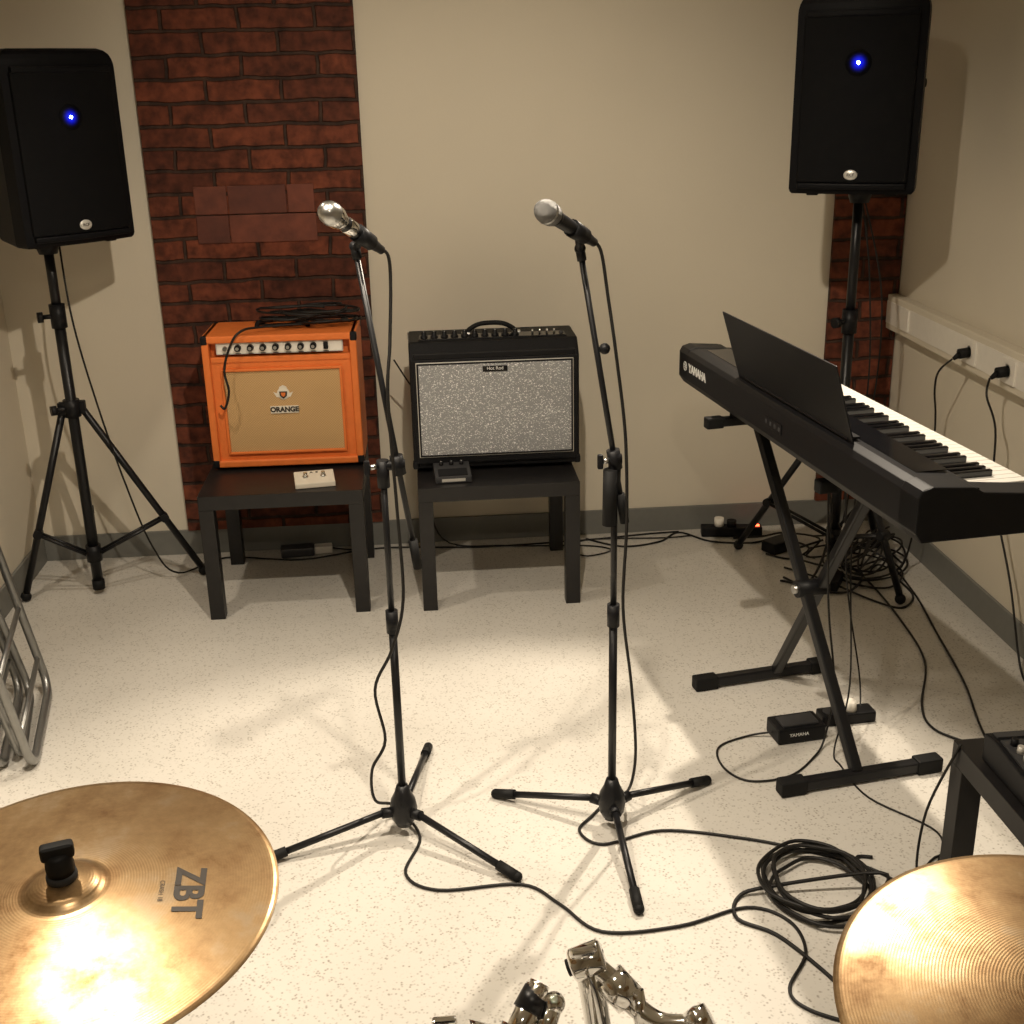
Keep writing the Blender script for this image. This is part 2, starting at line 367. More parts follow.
pts=[(-.70,4.09,.70),(-.685,4.085,.69),(-.665,4.08,.75),(-.675,4.09,.82),(-.65,4.095,.90),(-.61,4.11,.950),(-.53,4.17,.952)]+pts
cable('instrument_cable',pts,.0042,5)

# ---------------------------------------------------------------- black combo amp
b=B('tube_combo_amp',(.246,4.0,.45),rad(0))
w,h,d=.58,.438,.25; z=.015
b.prism([(-x,y) for x,y in [(0,0),(d,0),(d,h),(.05,h),(.02,h-.03),(0,h-.05)]],w,'tolex',Mx=T((-w/2,0,z))@Matrix(((0,0,1,0),(-1,0,0,0),(0,1,0,0),(0,0,0,1))),bev=.008,seg=3)
b.box((0,-.004,z+.205),(w-.02,.014,.37),'tolex',bev=.005)
b.box((0,-.010,z+.212),(w-.043,.010,.334),'silver',bev=.002)
b.box((0,-.012,z+.212),(w-.048,.010,.329),'blk',bev=.002)
b.box((0,-.013,z+.212),(w-.060,.010,.317),'silvercloth',bev=.002)
b.box((0,-.006,z+.40),(w-.03,.012,.018),'blk',bev=.003)
b.box((-.0,-.019,z+.352),(.085,.004,.020),'blkg',bev=.002); b.text('Hot Rod',.016,'txtw',T((0,-.0215,z+.354))@FRONT)
b.box((0,.10,z+h+.001),(w-.07,.075,.006),'blk',bev=.001); b.box((0,.10,z+h+.0035),(w-.08,.068,.004),'blkg')
for i in range(10):
    x=-.235+i*.035
    b.lathe([(0,.020),(.006,.020),(.0085,.017),(.0085,.006),(.013,.005),(.013,0)],'blk' ,seg=16,Mx=T((x,.10,z+h+.005)))
    b.box((x,.095,z+h+.0255),(.002,.008,.001),'txtw')
for x in (.14,.165,.19,.215): b.rod((x,.10,z+h+.004),(x,.096,z+h+.020),.0035,'steel')
b.lathe([(0,.010),(.005,.009),(.008,.004),(.008,0)],'grey',seg=14,Mx=T((.24,.10,z+h+.004)))
b.path([(-.085,.15,z+h+.003),(-.075,.15,z+h+.018),(-.035,.15,z+h+.036),(.035,.15,z+h+.036),(.075,.15,z+h+.018),(.085,.15,z+h+.003)],.0085,'rub',seg=10)
for x in(-.088,.088): b.box((x,.15,z+h+.004),(.03,.026,.010),'steel',bev=.003)
for sx in(-1,1):
    for yy in(.04,.21): b.lathe([(0,-.012),(.012,-.012),(.016,.002)],'rub',Mx=T((sx*.23,yy,z)))
    for zz in(z+.014,z+h-.016): b.box((sx*(w/2-.01),d-.012,zz),(.028,.03,.03),'steel',bev=.008)
    b.box((sx*(w/2-.008),.010,z+.014),(.024,.03,.03),'blk',bev=.008)
b.done()
# footswitch / pedal on tables
b=B('amp_footswitch',(-.385,3.935,.45),rad(8))
b.prism([(0,0),(.085,0),(.085,.036),(0,.018)],.135,'cream',Mx=T((-.0675,-.045,0.001))@YZ,bev=.003)
for x in(-.03,.03): b.rod((x,0,.026),(x,-.002,.044),.0065,'chrome'); b.rod((x,0,.026),(x,-.001,.032),.010,'steel')
b.text('A  B',.016,'txtb',T((0,.026,.0345))@RX(rad(12)))
b.done()
b=B('effects_pedal',(.085,3.942,.45),rad(3))
b.prism([(0,0),(.11,0),(.11,.042),(.05,.034),(0,.022)],.125,'grey',Mx=T((-.0625,-.07,.001))@YZ,bev=.004)
b.box((0,-.040,.030),(.10,.045,.006),'blk',rot=(rad(14),0,0),bev=.002)
for x in(-.035,0,.035): b.rod((x,.020,.036),(x,.020,.052),.008,'blk',.007); b.box((x,.020,.0525),(.002,.008,.001),'txtw')
b.box((0,-.0705,.012),(.08,.002,.010),'silver')
b.done()
b=B('power_adapter',(-.52,4.42,0),rad(5)); b.box((0,0,.02),(.13,.06,.036),'grey',bev=.006); b.box((.1,.01,.016),(.07,.045,.030),'white',bev=.006)
b.path([(.135,.01,.015),(.2,.0,.006),(.26,-.02,.005)],.0035,'cable'); b.done()

# ---------------------------------------------------------------- PA speakers
def speaker(loc,rz,off=(0,0)):
    b=B('pa_speaker',loc,rz); H=.585
    plan=[]
    n=10
    for i in range(n+1):
        u=-1+2*i/n; plan.append((u*.19,-.165-.018*(1-u*u)))
    plan+=[(.192,-.10),(.125,.14),(.10,.155),(-.10,.155),(-.125,.14),(-.192,-.10)]
    # lofted cabinet: crowned top with rounded corners and a soft lower edge
    t=bmesh.new(); rings=[]
    levels=[(0,.955,.96),(.006,.985,.985),(.016,1,1),(H-.060,1,1),(H-.045,.995,.997),(H-.030,.975,.985),(H-.017,.94,.965),(H-.007,.88,.93),(H,.78,.87)]
    for z_,fx,fy in levels: rings.append([t.verts.new((x*fx,y*fy,z_)) for x,y in plan])
    m_=len(plan)
    for p,q in zip(rings,rings[1:]):
        for i in range(m_): t.faces.new((p[i],p[(i+1)%m_],q[(i+1)%m_],q[i]))
    t.faces.new(rings[0][::-1]); t.faces.new(rings[-1])
    bmesh.ops.recalc_face_normals(t,faces=t.faces[:]); b.merge(t,'spk')
    g=[]
    for i in range(n+1):
        u=-1+2*i/n; g.append((u*.168,-.180-.016*(1-u*u)))
    g2=[(x,y+.02) for x,y in g[::-1]]
    b.prism(g+g2,H-.10,'mesh',Mx=T((0,0,.035)),bev=.006)
    for zz in (H-.070,.016): b.prism([(x*.98,y-.0045) for x,y in g]+[(x*.98,y+.03) for x,y in g[::-1]],.018,'spk',Mx=T((0,0,zz)),bev=.005)
    b.lathe([(0,.0012),(.038,.0002),(.038,-.001)],'ledg',Mx=T((0,-.1968,.385))@RX(rad(90)))  # added disc that carries the painted LED halo
    b.ball((0,-.1995,.385),.0048,'ledc')
    b.lathe([(0,.004),(.017,.004),(.021,.002),(.021,0)],'silver',Mx=T((.0,-.1975,.060))@Matrix.Diagonal((1,1,.75,1))@RX(rad(90)))
    b.text('RCF',.013,'txtb',T((0,-.2022,.060))@FRONT)
    for sx in(-1,1): b.box((sx*.165,.02,H*.55),(.03,.10,.03),'rub',rot=(0,0,sx*rad(-15)),bev=.01)
    b.lathe([(0,.02),(.04,.02),(.04,-.012),(.03,-.045),(.0,-.045)],'blk',Mx=T((off[0],off[1],0)))
    for sx in(-1,1): 
        b.box((sx*.12,-.12,-.002),(.035,.035,.012),'rub',bev=.003); b.box((sx*.09,.10,-.002),(.035,.035,.012),'rub',bev=.003)
    return b.done()
def speaker_stand(base,ztop,feet,zcol=.70,zhub=.16):
    x,y=base; b=B('speaker_stand',(x,y,0))
    b.rod((x,y,.045),(x,y,zcol+.35),.0185,'blkm',world=True)
    b.rod((x,y,zcol+.30),(x,y,ztop),.016,'blkm',world=True)
    b.rod((x,y,zcol+.28),(x,y,zcol+.36),.026,'blk',world=True); b.rod((x,y,zcol+.32),(x-.05,y-.02,zcol+.32),.008,'blk',world=True); b.rod((x-.045,y-.017,zcol+.32),(x-.062,y-.024,zcol+.32),.018,'blk',world=True)
    b.rod((x,y,zcol-.03),(x,y,zcol+.03),.028,'blk',world=True); b.rod((x,y,zcol),(x-.05,y-.03,zcol),.009,'blk',world=True); b.rod((x-.045,y-.027,zcol),(x-.062,y-.036,zcol),.017,'blk',world=True)
    b.rod((x,y,zhub-.03),(x,y,zhub+.03),.027,'blk',world=True); b.rod((x,y,.02),(x,y,.055),.022,'rub',world=True)
    for fx,fy in feet:
        d=Vector((fx-x,fy-y,0)).normalized(); top=Vector((x,y,zcol))+d*.03; f=Vector((fx,fy,.022))
        side=Vector((-d.y,d.x,0))*.014
        b.rod(top,f,.0125,'blkm',world=True)
        b.ball(f-Vector((0,0,.003)),.019,'rub',world=True)
        m=top.lerp(f,.66)
        for sg in(-1,1): b.rod(Vector((x,y,zhub))+d*.025+side*sg,m+side*sg,.006,'blkm',world=True)
        b.rod(m-side*1.5,m+side*1.5,.016,'blk',world=True)
        b.box(tuple(top+Vector((0,0,0))),(.03,.03,.045),'blk',bev=.005,world=True)
    return b.done()
SLp=(-1.215,4.14); SRp=(1.455,3.95)
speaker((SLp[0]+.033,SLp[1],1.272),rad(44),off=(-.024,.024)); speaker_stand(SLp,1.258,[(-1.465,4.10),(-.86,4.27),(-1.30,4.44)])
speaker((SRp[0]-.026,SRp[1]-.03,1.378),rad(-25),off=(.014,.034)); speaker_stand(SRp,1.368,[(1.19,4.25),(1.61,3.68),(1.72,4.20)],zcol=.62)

# ---------------------------------------------------------------- microphone stands
def mic_mesh(b,head,tail,silver):
    head=Vector(head);tail=Vector(tail); d=(head-tail).normalized(); L=(head-tail).length+.016
    X=T(tail)@d.to_track_quat('Z','Y').to_matrix().to_4x4()
    b.lathe([(0,-.018),(.009,-.018),(.0095,0),(.0105,.0),(.0125,.03),(.0155,L-.06)],'blkm',Mx=X,world=True,seg=24)
    b.lathe([(.0155,L-.060),(.0185,L-.052),(.019,L-.047)],'chrome' if silver else 'blkm',Mx=X,world=True,seg=24)
    if silver: b.lathe([(.0150,L-.10),(.0162,L-.098),(.0165,L-.075),(.0158,L-.073)],'chrome',Mx=X,world=True,seg=24)
    b.lathe([(.018,L-.048),(.0225,L-.040),(.0235,L-.024)],'chrome' if silver else 'micmesh',Mx=X,world=True,seg=24)
    b.lathe([(.0238,L-.025),(.0242,L-.022),(.0238,L-.019)],'steel',Mx=X,world=True,seg=24)
    b.lathe([(.0235,L-.020),(.0225,L-.010),(.018,L),(.011,L+.006),(0,L+.008)],'steel' if silver else 'micmesh',Mx=X,world=True,seg=24)
    return d
def mic_stand(hub,feet,zclutch,arm0,arm1,mh,mt,silver):
    x,y=hub; b=B('microphone_stand',(x,y,0))
    b.lathe([(0,.025),(.020,.025),(.030,.045),(.034,.07),(.030,.095),(.020,.115),(.014,.135),(0,.135)],'blkm',Mx=T((x,y,0)),world=True)
    for fx,fy in feet:
        d=Vector((fx-x,fy-y,0)).normalized(); s=Vector((x,y,.075))+d*.015; f=Vector((fx,fy,.014)); 
        b.rod(s,f,.0085,'blkm',world=True); e=(s-f).normalized()
        b.rod(f+e*.045,f-e*.012,.0125,'rub',world=True); b.ball(f-e*.010,.0125,'rub',world=True)
        b.rod(s+Vector((0,0,-.012)),s+(f-s).normalized()*.04,.013,'blk',world=True)
    b.rod((x,y,.1),(x,y,.56),.0098,'blkm',world=True); b.rod((x,y,.545),(x,y,.60),.0145,'blk',world=True); b.rod((x,y,.60),(x,y,zclutch),.0075,'blkm',world=True)
    a0=Vector(arm0);a1=Vector(arm1); d=(a1-a0).normalized()
    tt=(zclutch-a0.z)/(a1.z-a0.z); pc=a0.lerp(a1,tt)
    c=Vector((x,y,zclutch))
    b.rod(c-Vector((0,0,.05)),c+Vector((0,0,.012)),.014,'blk',world=True)
    b.rod(c+Vector((-.012,-.0,0)),pc+Vector((.016,0,0)),.012,'blk',world=True)
    b.rod(pc-d*.022,pc+d*.022,.015,'blk',world=True)
    b.rod(c+Vector((-.012,-.005,0)),c+Vector((-.028,-.012,0)),.006,'steel',world=True); b.box(tuple(c+Vector((-.034,-.014,0))),(.013,.012,.034),'blk',bev=.004,world=True)
    b.rod(a0,a1,.0065,'blkm',world=True); b.rod(a0,a0+d*.07,.0105,'rub',world=True)
    b.rod(a1-d*.025,a1,.010,'blk',world=True)
    md=(Vector(mh)-Vector(mt)).normalized()
    cl=Vector(mt)+md*.055
    b.rod(a1-d*.005,cl,.008,'blk',world=True); b.ball(a1,.012,'blk',world=True)
    b.rod(cl-md*.03,cl+md*.025,.0170,'blk',r2=.0185,world=True)
    mic_mesh(b,mh,mt,silver)
    return b
b=mic_stand((-.097,2.53),[(-.42,2.44),(-.035,2.895),(.155,2.315)],.95,(-.031,2.53,.702),(-.1265,2.53,1.425),(-.164,2.40,1.507),(-.081,2.53,1.4225),True); b.done()
b=mic_stand((.413,2.50),[(.145,2.65),(.68,2.65),(.42,2.175)],.95,(.437,2.50,.80),(.337,2.50,1.410),(.253,2.37,1.501),(.358,2.50,1.427),False)
b.rod((.400,2.49,.80),(.402,2.49,.93),.016,'rub',world=True); b.ball((.388,2.49,1.20),.012,'blk',world=True); b.done()
cable('microphone_cable',[(-.078,2.545,1.418),(-.060,2.56,1.40),(-.058,2.555,1.34),(-.066,2.52,1.22),(-.076,2.50,1.105),(-.070,2.50,.85),(-.068,2.50,.64),(-.10,2.49,.52),(-.145,2.50,.415),(-.129,2.5,.28),(-.165,2.5,.20),(-.165,2.54,.09),(-.12,2.60,.03),(-.06,2.50,z0),(-.095,2.36,z0),(-.02,2.29,z0),(.17,2.29,z0),(.25,2.21,z0),(.33,2.11,z0),(.50,2.11,z0),(.66,2.155,z0),(.74,2.10,z0),(.745,2.00,z0),(.68,1.90,z0),(.70,1.84,z0),(.80,1.78,z0),(.95,1.7,z0)],.0038)
cable('microphone_cable',[(.36,2.515,1.425),(.385,2.53,1.40),(.40,2.52,1.30),(.415,2.50,1.18),(.435,2.49,1.00),(.438,2.48,.80),(.432,2.48,.60),(.455,2.49,.40),(.47,2.50,.22),(.47,2.54,.10),(.46,2.60,.02),(.42,2.60,z0),(.37,2.54,z0),(.33,2.48,z0),(.38,2.42,z0),(.53,2.46,z0),(.71,2.41,z0),(.84,2.35,z0),(.98,2.26,z0),(1.04,2.17,z0)],.0038)
pts=[]
for i in range(74):
    a=i*.60; rr=.103+.016*math.sin(i*.37)+.006*math.sin(i*2.1)
    pts.append((.835+rr*1.10*math.cos(a)+.012*math.sin(i*.21),2.20+rr*1.18*math.sin(a)+.01*math.cos(i*.17),.006+.0006*i))
pts=[(1.0,2.3,z0),(.96,2.30,z0)]+pts+[(.72,2.20,.02),(.65,2.19,z0),(.63,2.12,z0),(.70,2.06,z0),(.76,1.95,z0),(.80,1.85,z0)]
cable('coiled_cable',pts,.0045,5)
# ---------------------------------------------------------------- keyboard (digital piano)
KA=math.atan2(-.992,.124)
kb=B('digital_piano',(.77,3.49,.87),KA); L=1.385; D=.295
prof=[(0,.022),(.015,.0),(D-.01,.0),(D,.012),(D,.055),(.135,.062),(.130,.106),(.03,.114),(.008,.108),(0,.095)]
kb.prism(prof,L,'blk',Mx=YZ,bev=.002)
cheek=[(0,.022),(.015,0),(D-.01,0),(D,.012),(D,.072),(D-.02,.082),(.14,.096),(.12,.108),(.03,.116),(.008,.110),(0,.095)]
for x0 in(-.002,L-.070): kb.prism(cheek,.072,'blk',Mx=T((x0,0,0))@YZ,bev=.004)
kb.box((L/2,.085,.1125),(L-.2,.07,.002),'blkg')
for i in range(12): kb.box((.45+i*.035,.095,.115),(.014,.008,.004),'grey',bev=.001)
kb.rod((.30,.085,.110),(.30,.085,.124),.012,'blk')
wk=(L-.14)/52
for i in range(52):
    x=.070+wk*(i+.5); kb.box((x,(.136+D-.006)/2,.075),(wk-.0012,D-.006-.136,.020),'key',bev=.0012,seg=1)
    if i%7 in (0,2,3,5,6) and i<51: kb.box((x+wk/2,.136+.048,.090),(.0115,.094,.018),'blkg',bev=.002,seg=1)
kb.text('YAMAHA',.034,'txtw',T((.155,-.0006,.060))@FRONT,bold=.0008)
kb.lathe([(.012,.001),(.014,.001),(.014,0),(.012,0),(.012,.001)],'txtw',Mx=T((.055,-.0002,.060))@RX(rad(90)),seg=24)
for a in range(3): kb.box((.055,-.0006,.060),(.0015,.001,.022),'txtw',rot=(0,rad(60*a),0))
kb.box((.70,-.001,.055),(.10,.003,.026),'blk',bev=.001)
for i in range(4): kb.rod((.66+i*.026,-.001,.055),(.66+i*.026,-.003,.055),.006,'grey')
kb.box((.745,-.005,.20),(.655,.004,.185),'blkm',rot=(rad(17),0,0),bev=.0015)
kb.box((.755,.03,.120),(.60,.03,.006),'blk',bev=.001)
kb.done()
# keyboard stand (single X)
ks=B('keyboard_stand',(1.03,2.9,0))
def tubeq(b,a,c,w,hh,k):
    a=Vector(a);c=Vector(c);d=c-a
    b.box((0,0,0),(w,hh,d.length),k,bev=.005,world=True,Mx=T((a+c)/2)@d.to_track_quat('Z','Y').to_matrix().to_4x4())
fn0,fn1=Vector((.87,2.585,.022)),Vector((1.30,2.655,.022)); ff0,ff1=Vector((.78,3.16,.022)),Vector((1.20,3.235,.022))
for p,q in((fn0,fn1),(ff0,ff1)):
    tubeq(ks,p,q,.03,.03,'blkm'); e=(q-p).normalized()
    for r_,s_ in((p,1),(q,-1)): tubeq(ks,r_-e*.012*s_,r_+e*.06*s_,.040,.040,'rub')
mn=(fn0+fn1)/2+Vector((-.012,0,.01)); mf=(ff0+ff1)/2+Vector((.012,0,.01))
tn=Vector((1.06,2.62,.83)); tf=Vector((.93,3.19,.83))
tubeq(ks,mn,tf,.028,.028,'blkm'); tubeq(ks,mf+Vector((.03,0,0)),tn,.028,.028,'blkm')
mid=(mn+tf+mf+tn)/4; e=(fn1-fn0).normalized()
ks.rod(mid-e*.04,mid+e*.05,.024,'blk',world=True); ks.rod(mid-e*.050,mid-e*.03,.012,'steel',world=True)
for c in(tn,tf):
    tubeq(ks,c-e*.12,c+e*.17,.026,.026,'blkm')
    for sg in(-.13,.17): tubeq(ks,c+e*(sg-.025),c+e*(sg+.025),.032,.032,'rub')
    c2=c+Vector((0,0,.02)); tubeq(ks,c2-e*.08,c2+e*.13,.024,.030,'rub')
ks.done()
b=B('sustain_pedal',(1.01,2.87,0),rad(8))
b.box((-.02,0,.024),(.14,.085,.046),'blk',bev=.006); b.box((-.02,-.004,.050),(.105,.055,.008),'grey',bev=.003)
b.text('YAMAHA',.014,'txtw',T((-.03,-.0432,.028))@FRONT); b.done()
b=B('power_strip',(1.155,2.93,0),rad(5))
b.box((0,0,.018),(.16,.055,.034),'blk',bev=.006); b.rod((-.05,0,.034),(-.05,0,.038),.02,'grey'); b.rod((.01,0,.034),(.01,0,.062),.021,'white',.017); b.done()
cable('adapter_cable',[(.925,2.86,.02),(.85,2.87,z0),(.76,2.82,z0),(.75,2.72,z0),(.80,2.65,z0),(.91,2.66,z0),(1.0,2.74,z0),(1.05,2.80,.03),(1.06,2.79,.20),(1.03,2.80,.45),(1.02,2.85,.86)],.003)
cable('adapter_cable',[(1.20,2.94,.03),(1.22,3.02,.10),(1.17,3.05,.4),(1.10,2.95,.86)],.0025)
cable('power_cable',[(1.55,4.05,z0),(1.57,3.85,z0),(1.56,3.55,z0),(1.52,3.25,z0),(1.40,2.98,z0),(1.38,2.85,z0),(1.45,2.75,z0),(1.52,2.60,z0),(1.5,2.3,z0)])
cable('power_cable',[(1.60,4.15,z0),(1.70,4.05,z0),(1.69,3.75,z0),(1.64,3.45,z0),(1.58,3.1,z0),(1.51,2.83,z0),(1.45,2.5,z0)])
cable('audio_cable',[(1.12,2.9,.86),(1.13,2.92,.5),(1.10,2.78,.2),(1.06,2.75,.02),(1.06,2.69,z0),(1.08,2.54,z0),(1.19,2.38,z0),(1.14,2.26,z0),(1.08,2.20,z0)],.0025)
cable('audio_cable',[(1.46,3.93,1.34),(1.50,3.92,1.1),(1.55,3.98,.7),(1.54,4.05,.3),(1.50,4.08,.02),(1.42,4.15,z0),(1.32,4.30,z0)],.003)
cable('audio_cable',[(1.50,4.02,1.34),(1.60,4.05,1.0),(1.62,4.10,.6),(1.56,4.12,.2),(1.60,4.10,.02)],.003)
cable('audio_cable',[(-1.20,4.22,1.25),(-1.17,4.14,1.0),(-1.13,4.15,.7),(-1.08,4.18,.4),(-1.02,4.2,.15),(-.95,4.25,.02),(-.8,4.42,z0),(-.5,4.36,z0),(-.2,4.44,z0),(.2,4.40,z0),(.62,4.42,z0),(.86,4.45,z0),(1.0,4.46,z0)],.0035)
cable('audio_cable',[(1.27,2.25,z0),(1.16,2.29,z0),(1.07,2.21,.02),(1.065,2.19,.2),(1.09,2.12,.41)],.003)
cable('instrument_cable',[(-.10,4.25,.80),(-.05,4.30,.70),(-.005,4.42,.60),(-.005,4.44,.30),(.05,4.44,.03),(.30,4.40,z0),(.60,4.36,z0),(.70,4.30,z0),(.60,4.25,z0),(.55,4.32,z0),(.62,4.42,z0),(.92,4.40,z0),(1.04,4.41,z0)],.003)
cable('power_cable',[(.62,4.43,z0),(.75,4.33,z0),(.9,4.36,z0),(1.0,4.45,z0),(1.1,4.34,z0),(1.25,4.30,z0),(1.38,4.33,z0),(1.46,4.22,z0),(1.36,4.12,z0),(1.28,4.18,z0)],.0038)
b=B('tangled_cables',(1.55,4.1,0)); pts=[]
for i in range(90):
    a=i*.7; pts.append((1.62+.13*math.cos(a)*(1+.3*math.sin(i*.31)),4.02+.16*math.sin(a*1.03)*(1+.25*math.cos(i*.23)),.008+.0009*i+.01*abs(math.sin(i*.5))))
b.path(pts,.004,'cable',world=True,res=4)
b.path([(1.2,4.36,z0),(1.3,4.3,.03),(1.4,4.35,.02),(1.5,4.22,.04),(1.42,4.12,.01),(1.55,4.1,.03),(1.64,4.2,.05),(1.5,4.3,.02)],.004,'cable',world=True)
b.path([(1.45,4.0,z0),(1.5,3.85,.01),(1.62,3.8,.01),(1.7,3.9,.03),(1.6,4.0,.08),(1.5,4.1,.06),(1.46,4.2,.01)],.004,'cable',world=True)
b.path([(1.28,3.95,z0),(1.34,3.82,.01),(1.46,3.78,.01),(1.55,3.9,.03),(1.42,4.02,.02),(1.36,4.14,.02),(1.5,4.18,.05)],.0045,'cable',world=True)
b.path([(1.26,3.92,z0),(1.34,3.82,.05),(1.37,3.75,.28),(1.33,3.72,.50),(1.38,3.8,.60),(1.45,3.92,.62)],.0045,'cable',world=True)
b.path([(1.31,4.04,z0),(1.40,3.88,.02),(1.52,3.72,z0),(1.60,3.64,z0),(1.68,3.74,z0),(1.66,3.90,.02)],.004,'cable',world=True)
b.done()
b=B('power_strip',(1.20,4.40,0),rad(-8)); b.box((0,0,.022),(.24,.05,.04),'blk',bev=.006)
b.rod((-.05,0,.04),(-.05,0,.075),.019,'white'); b.rod((.0,0,.04),(.0,0,.065),.019,'rub'); b.box((.10,-.0,.042),(.02,.014,.008),'red',bev=.002); b.done()
b=B('power_adapter',(1.34,4.22,0),rad(30)); b.box((0,0,.025),(.12,.07,.045),'blk',bev=.006); b.done()
b=B('power_adapter',(1.43,3.86,0),rad(60)); b.box((0,0,.022),(.11,.06,.04),'blk',bev=.006); b.done()

# ---------------------------------------------------------------- mixer on right table
b=B('audio_mixer',(1.325,1.895,.40),rad(1))
b.prism([(0,0),(.34,0),(.34,.060),(.30,.066),(0,.040)],.42,'blk',Mx=T((-.21,-.16,.004))@YZ,bev=.004)
b.prism([(0,0),(.28,0),(.28,.004),(0,.004)],.40,'grey',Mx=T((-.20,-.145,.0450))@RX(math.atan2(.026,.30))@YZ)
for i in range(10):
    for j in range(7):
        yy=-.04+j*.026; zz=.004+.042+(yy+.16)*.0867
        b.rod((-.18+i*.039,yy,zz),(-.18+i*.039,yy,zz+.016),.0085,'silver' if (i+j)%3 else 'blk',.007,seg=10)
    b.box((-.18+i*.039,-.11+.02*math.sin(i*2),.058),(.012,.02,.012),'white',bev=.002)
b.box((0,.155,.071),(.40,.02,.004),'grey'); b.done()

# ---------------------------------------------------------------- cymbals
def cymbal(name,c,R,txt,tilt,lean):
    b=B(name,c); K=RX(rad(lean))
    def zp(r):
        u=r/R
        if r<.045: return .028+.016*(1-(r/.045)**2)**.6
        return .028*(1-((r-.045)/(R-.045))**1.25)
    rs=[.006]+[.045*i/10 for i in range(2,11)]+[.045+(R-.045)*i/24 for i in range(1,25)]
    prof=[(r,zp(r)) for r in rs]+[(R+.0004,-.0008)]+[(r,zp(r)-.0014) for r in rs[::-1]]
    b.lathe(prof,'brass',seg=96,Mx=K)
    if txt:
        b.text('ZBT',.047,'txtb',T((.142,-.008,.0007))@RZ(rad(-90+4)),ext=0,fn=lambda v:zp(math.hypot(v.x,v.y)),bold=.0015,post=K)
        b.text('CRASH 18',.008,'txtb',T((.112,-.008,.0007))@RZ(rad(-86)),ext=0,fn=lambda v:zp(math.hypot(v.x,v.y)),post=K)
    b.lathe([(0,.042),(.017,.042),(.018,.047),(.017,.052),(0,.052)],'felt',seg=24,Mx=K)
    b.lathe([(0,.052),(.0155,.052),(.0165,.060),(.015,.076),(.012,.080),(0,.081)],'rub',seg=24,Mx=K)
    b.box((0,0,.082),(.038,.016,.020),'rub',bev=.006,seg=3,rot=(0,0,rad(15)),Mx=K)
    b.lathe([(0,.022),(.018,.022),(.018,.012),(0,.012)],'felt',seg=20,Mx=K)
    b.rod((0,0,.05),(0,0,-.12),.0045,'chrome',Mx=K); b.rod((0,0,-.02),(0,0,-.10),.008,'chrome',Mx=K); b.ball((0,0,-.11),.018,'chrome')
    zf=-c[2]
    b.rod((0,0,-.11),(0,0,zf+.40),.0095,'chrome'); b.rod((0,0,zf+.44),(0,0,zf+.12),.0125,'chrome'); b.rod((0,0,zf+.41),(0,0,zf+.46),.018,'chrome')
    for a in (tilt,tilt+120,tilt+240):
        d=Vector((math.cos(rad(a)),math.sin(rad(a)),0)); p=d*.02+Vector((0,0,zf+.42)); q=d*.27+Vector((0,0,zf+.018))
        b.rod(p,q,.007,'chrome'); b.rod(d*.012+Vector((0,0,zf+.15)),p.lerp(q,.6),.005,'chrome'); b.rod(q+(p-q).normalized()*.03,q+(q-p).normalized()*.008,.012,'rub')
    return b.done()
cymbal('crash_cymbal',(-.447,1.213,.838),.245,True,-95,3.5)
cymbal('ride_cymbal',(.643,.930,.828),.248,False,-60,5)

# ---------------------------------------------------------------- bass drum with chrome tom mounts
b=B('bass_drum',(.17,.90,.285))
X=RX(rad(90))
b.lathe([(0,.22),(.262,.22),(.262,-.22),(0,-.22)],'shell',seg=64,Mx=X)
for s_ in(-1,1):
    b.lathe([(.262,s_*.215),(.278,s_*.215),(.278,s_*.245),(.255,s_*.245),(.255,s_*.228)],'shell',seg=64,Mx=X)
    b.lathe([(0,s_*.224),(.255,s_*.224)],'head',seg=64,Mx=X)
for i in range(8):
    a=rad(22.5+45*i); c=Vector((.27*math.cos(a),0,.27*math.sin(a)))
    b.rod(c+Vector((0,-.24,0)),c+Vector((0,.24,0)),.004,'chrome'); b.box(tuple(c),(.02,.06,.02),'chrome',bev=.004)
for s_ in(-1,1): b.rod((s_*.2,.15,-.16),(s_*.34,.25,-.27),.008,'chrome')
for s_ in(-1,1): b.rod((s_*.19,-.1,-.2),(s_*.20,-.1,-.281),.012,'rub')
b.box((.17,1.08,.56),(.10,.09,.03),'chrome',bev=.006,world=True)
b.done()
b=B('tom_mount',(.17,1.08,.56))
b.rod((.17,1.08,.577),(.17,1.12,.60),.016,'chrome',world=True); b.rod((.17,1.08,.59),(.17,1.24,.53),.014,'chrome',world=True)
# right arm: elbow clamp with an L-rod falling away to the right
b.rod((.17,1.20,.545),(.200,1.315,.475),.013,'chrome',world=True)
b.path([(.207,1.32,.44),(.203,1.335,.49),(.196,1.352,.545),(.190,1.362,.572)],.0185,'chrome',world=True,seg=16)
b.lathe([(0,-.024),(.020,-.024),(.024,-.020),(.024,.020),(.020,.024),(0,.024)],'chrome',Mx=T((.192,1.362,.575))@RY(rad(70)),world=True,seg=24)
b.lathe([(0,.024),(.012,.024),(.012,.030),(0,.030)],'rub',Mx=T((.192,1.362,.575))@RY(rad(-110)),world=True,seg=20)
b.box((.184,1.348,.602),(.040,.012,.012),'chrome',bev=.004,world=True,rot=(0,rad(10),rad(20)))
b.path([(.196,1.36,.572),(.222,1.345,.555),(.255,1.32,.525),(.290,1.295,.515),(.345,1.275,.528)],.0150,'chrome',world=True,seg=16)
b.rod((.220,1.347,.557),(.248,1.325,.532),.024,'chrome',world=True,seg=20)
b.rod((.255,1.325,.55),(.262,1.30,.50),.011,'chrome',world=True)
b.lathe([(0,-.016),(.018,-.016),(.021,0),(.018,.016),(0,.016)],'chrome',Mx=T((.335,1.28,.53))@RY(rad(60)),world=True,seg=20)
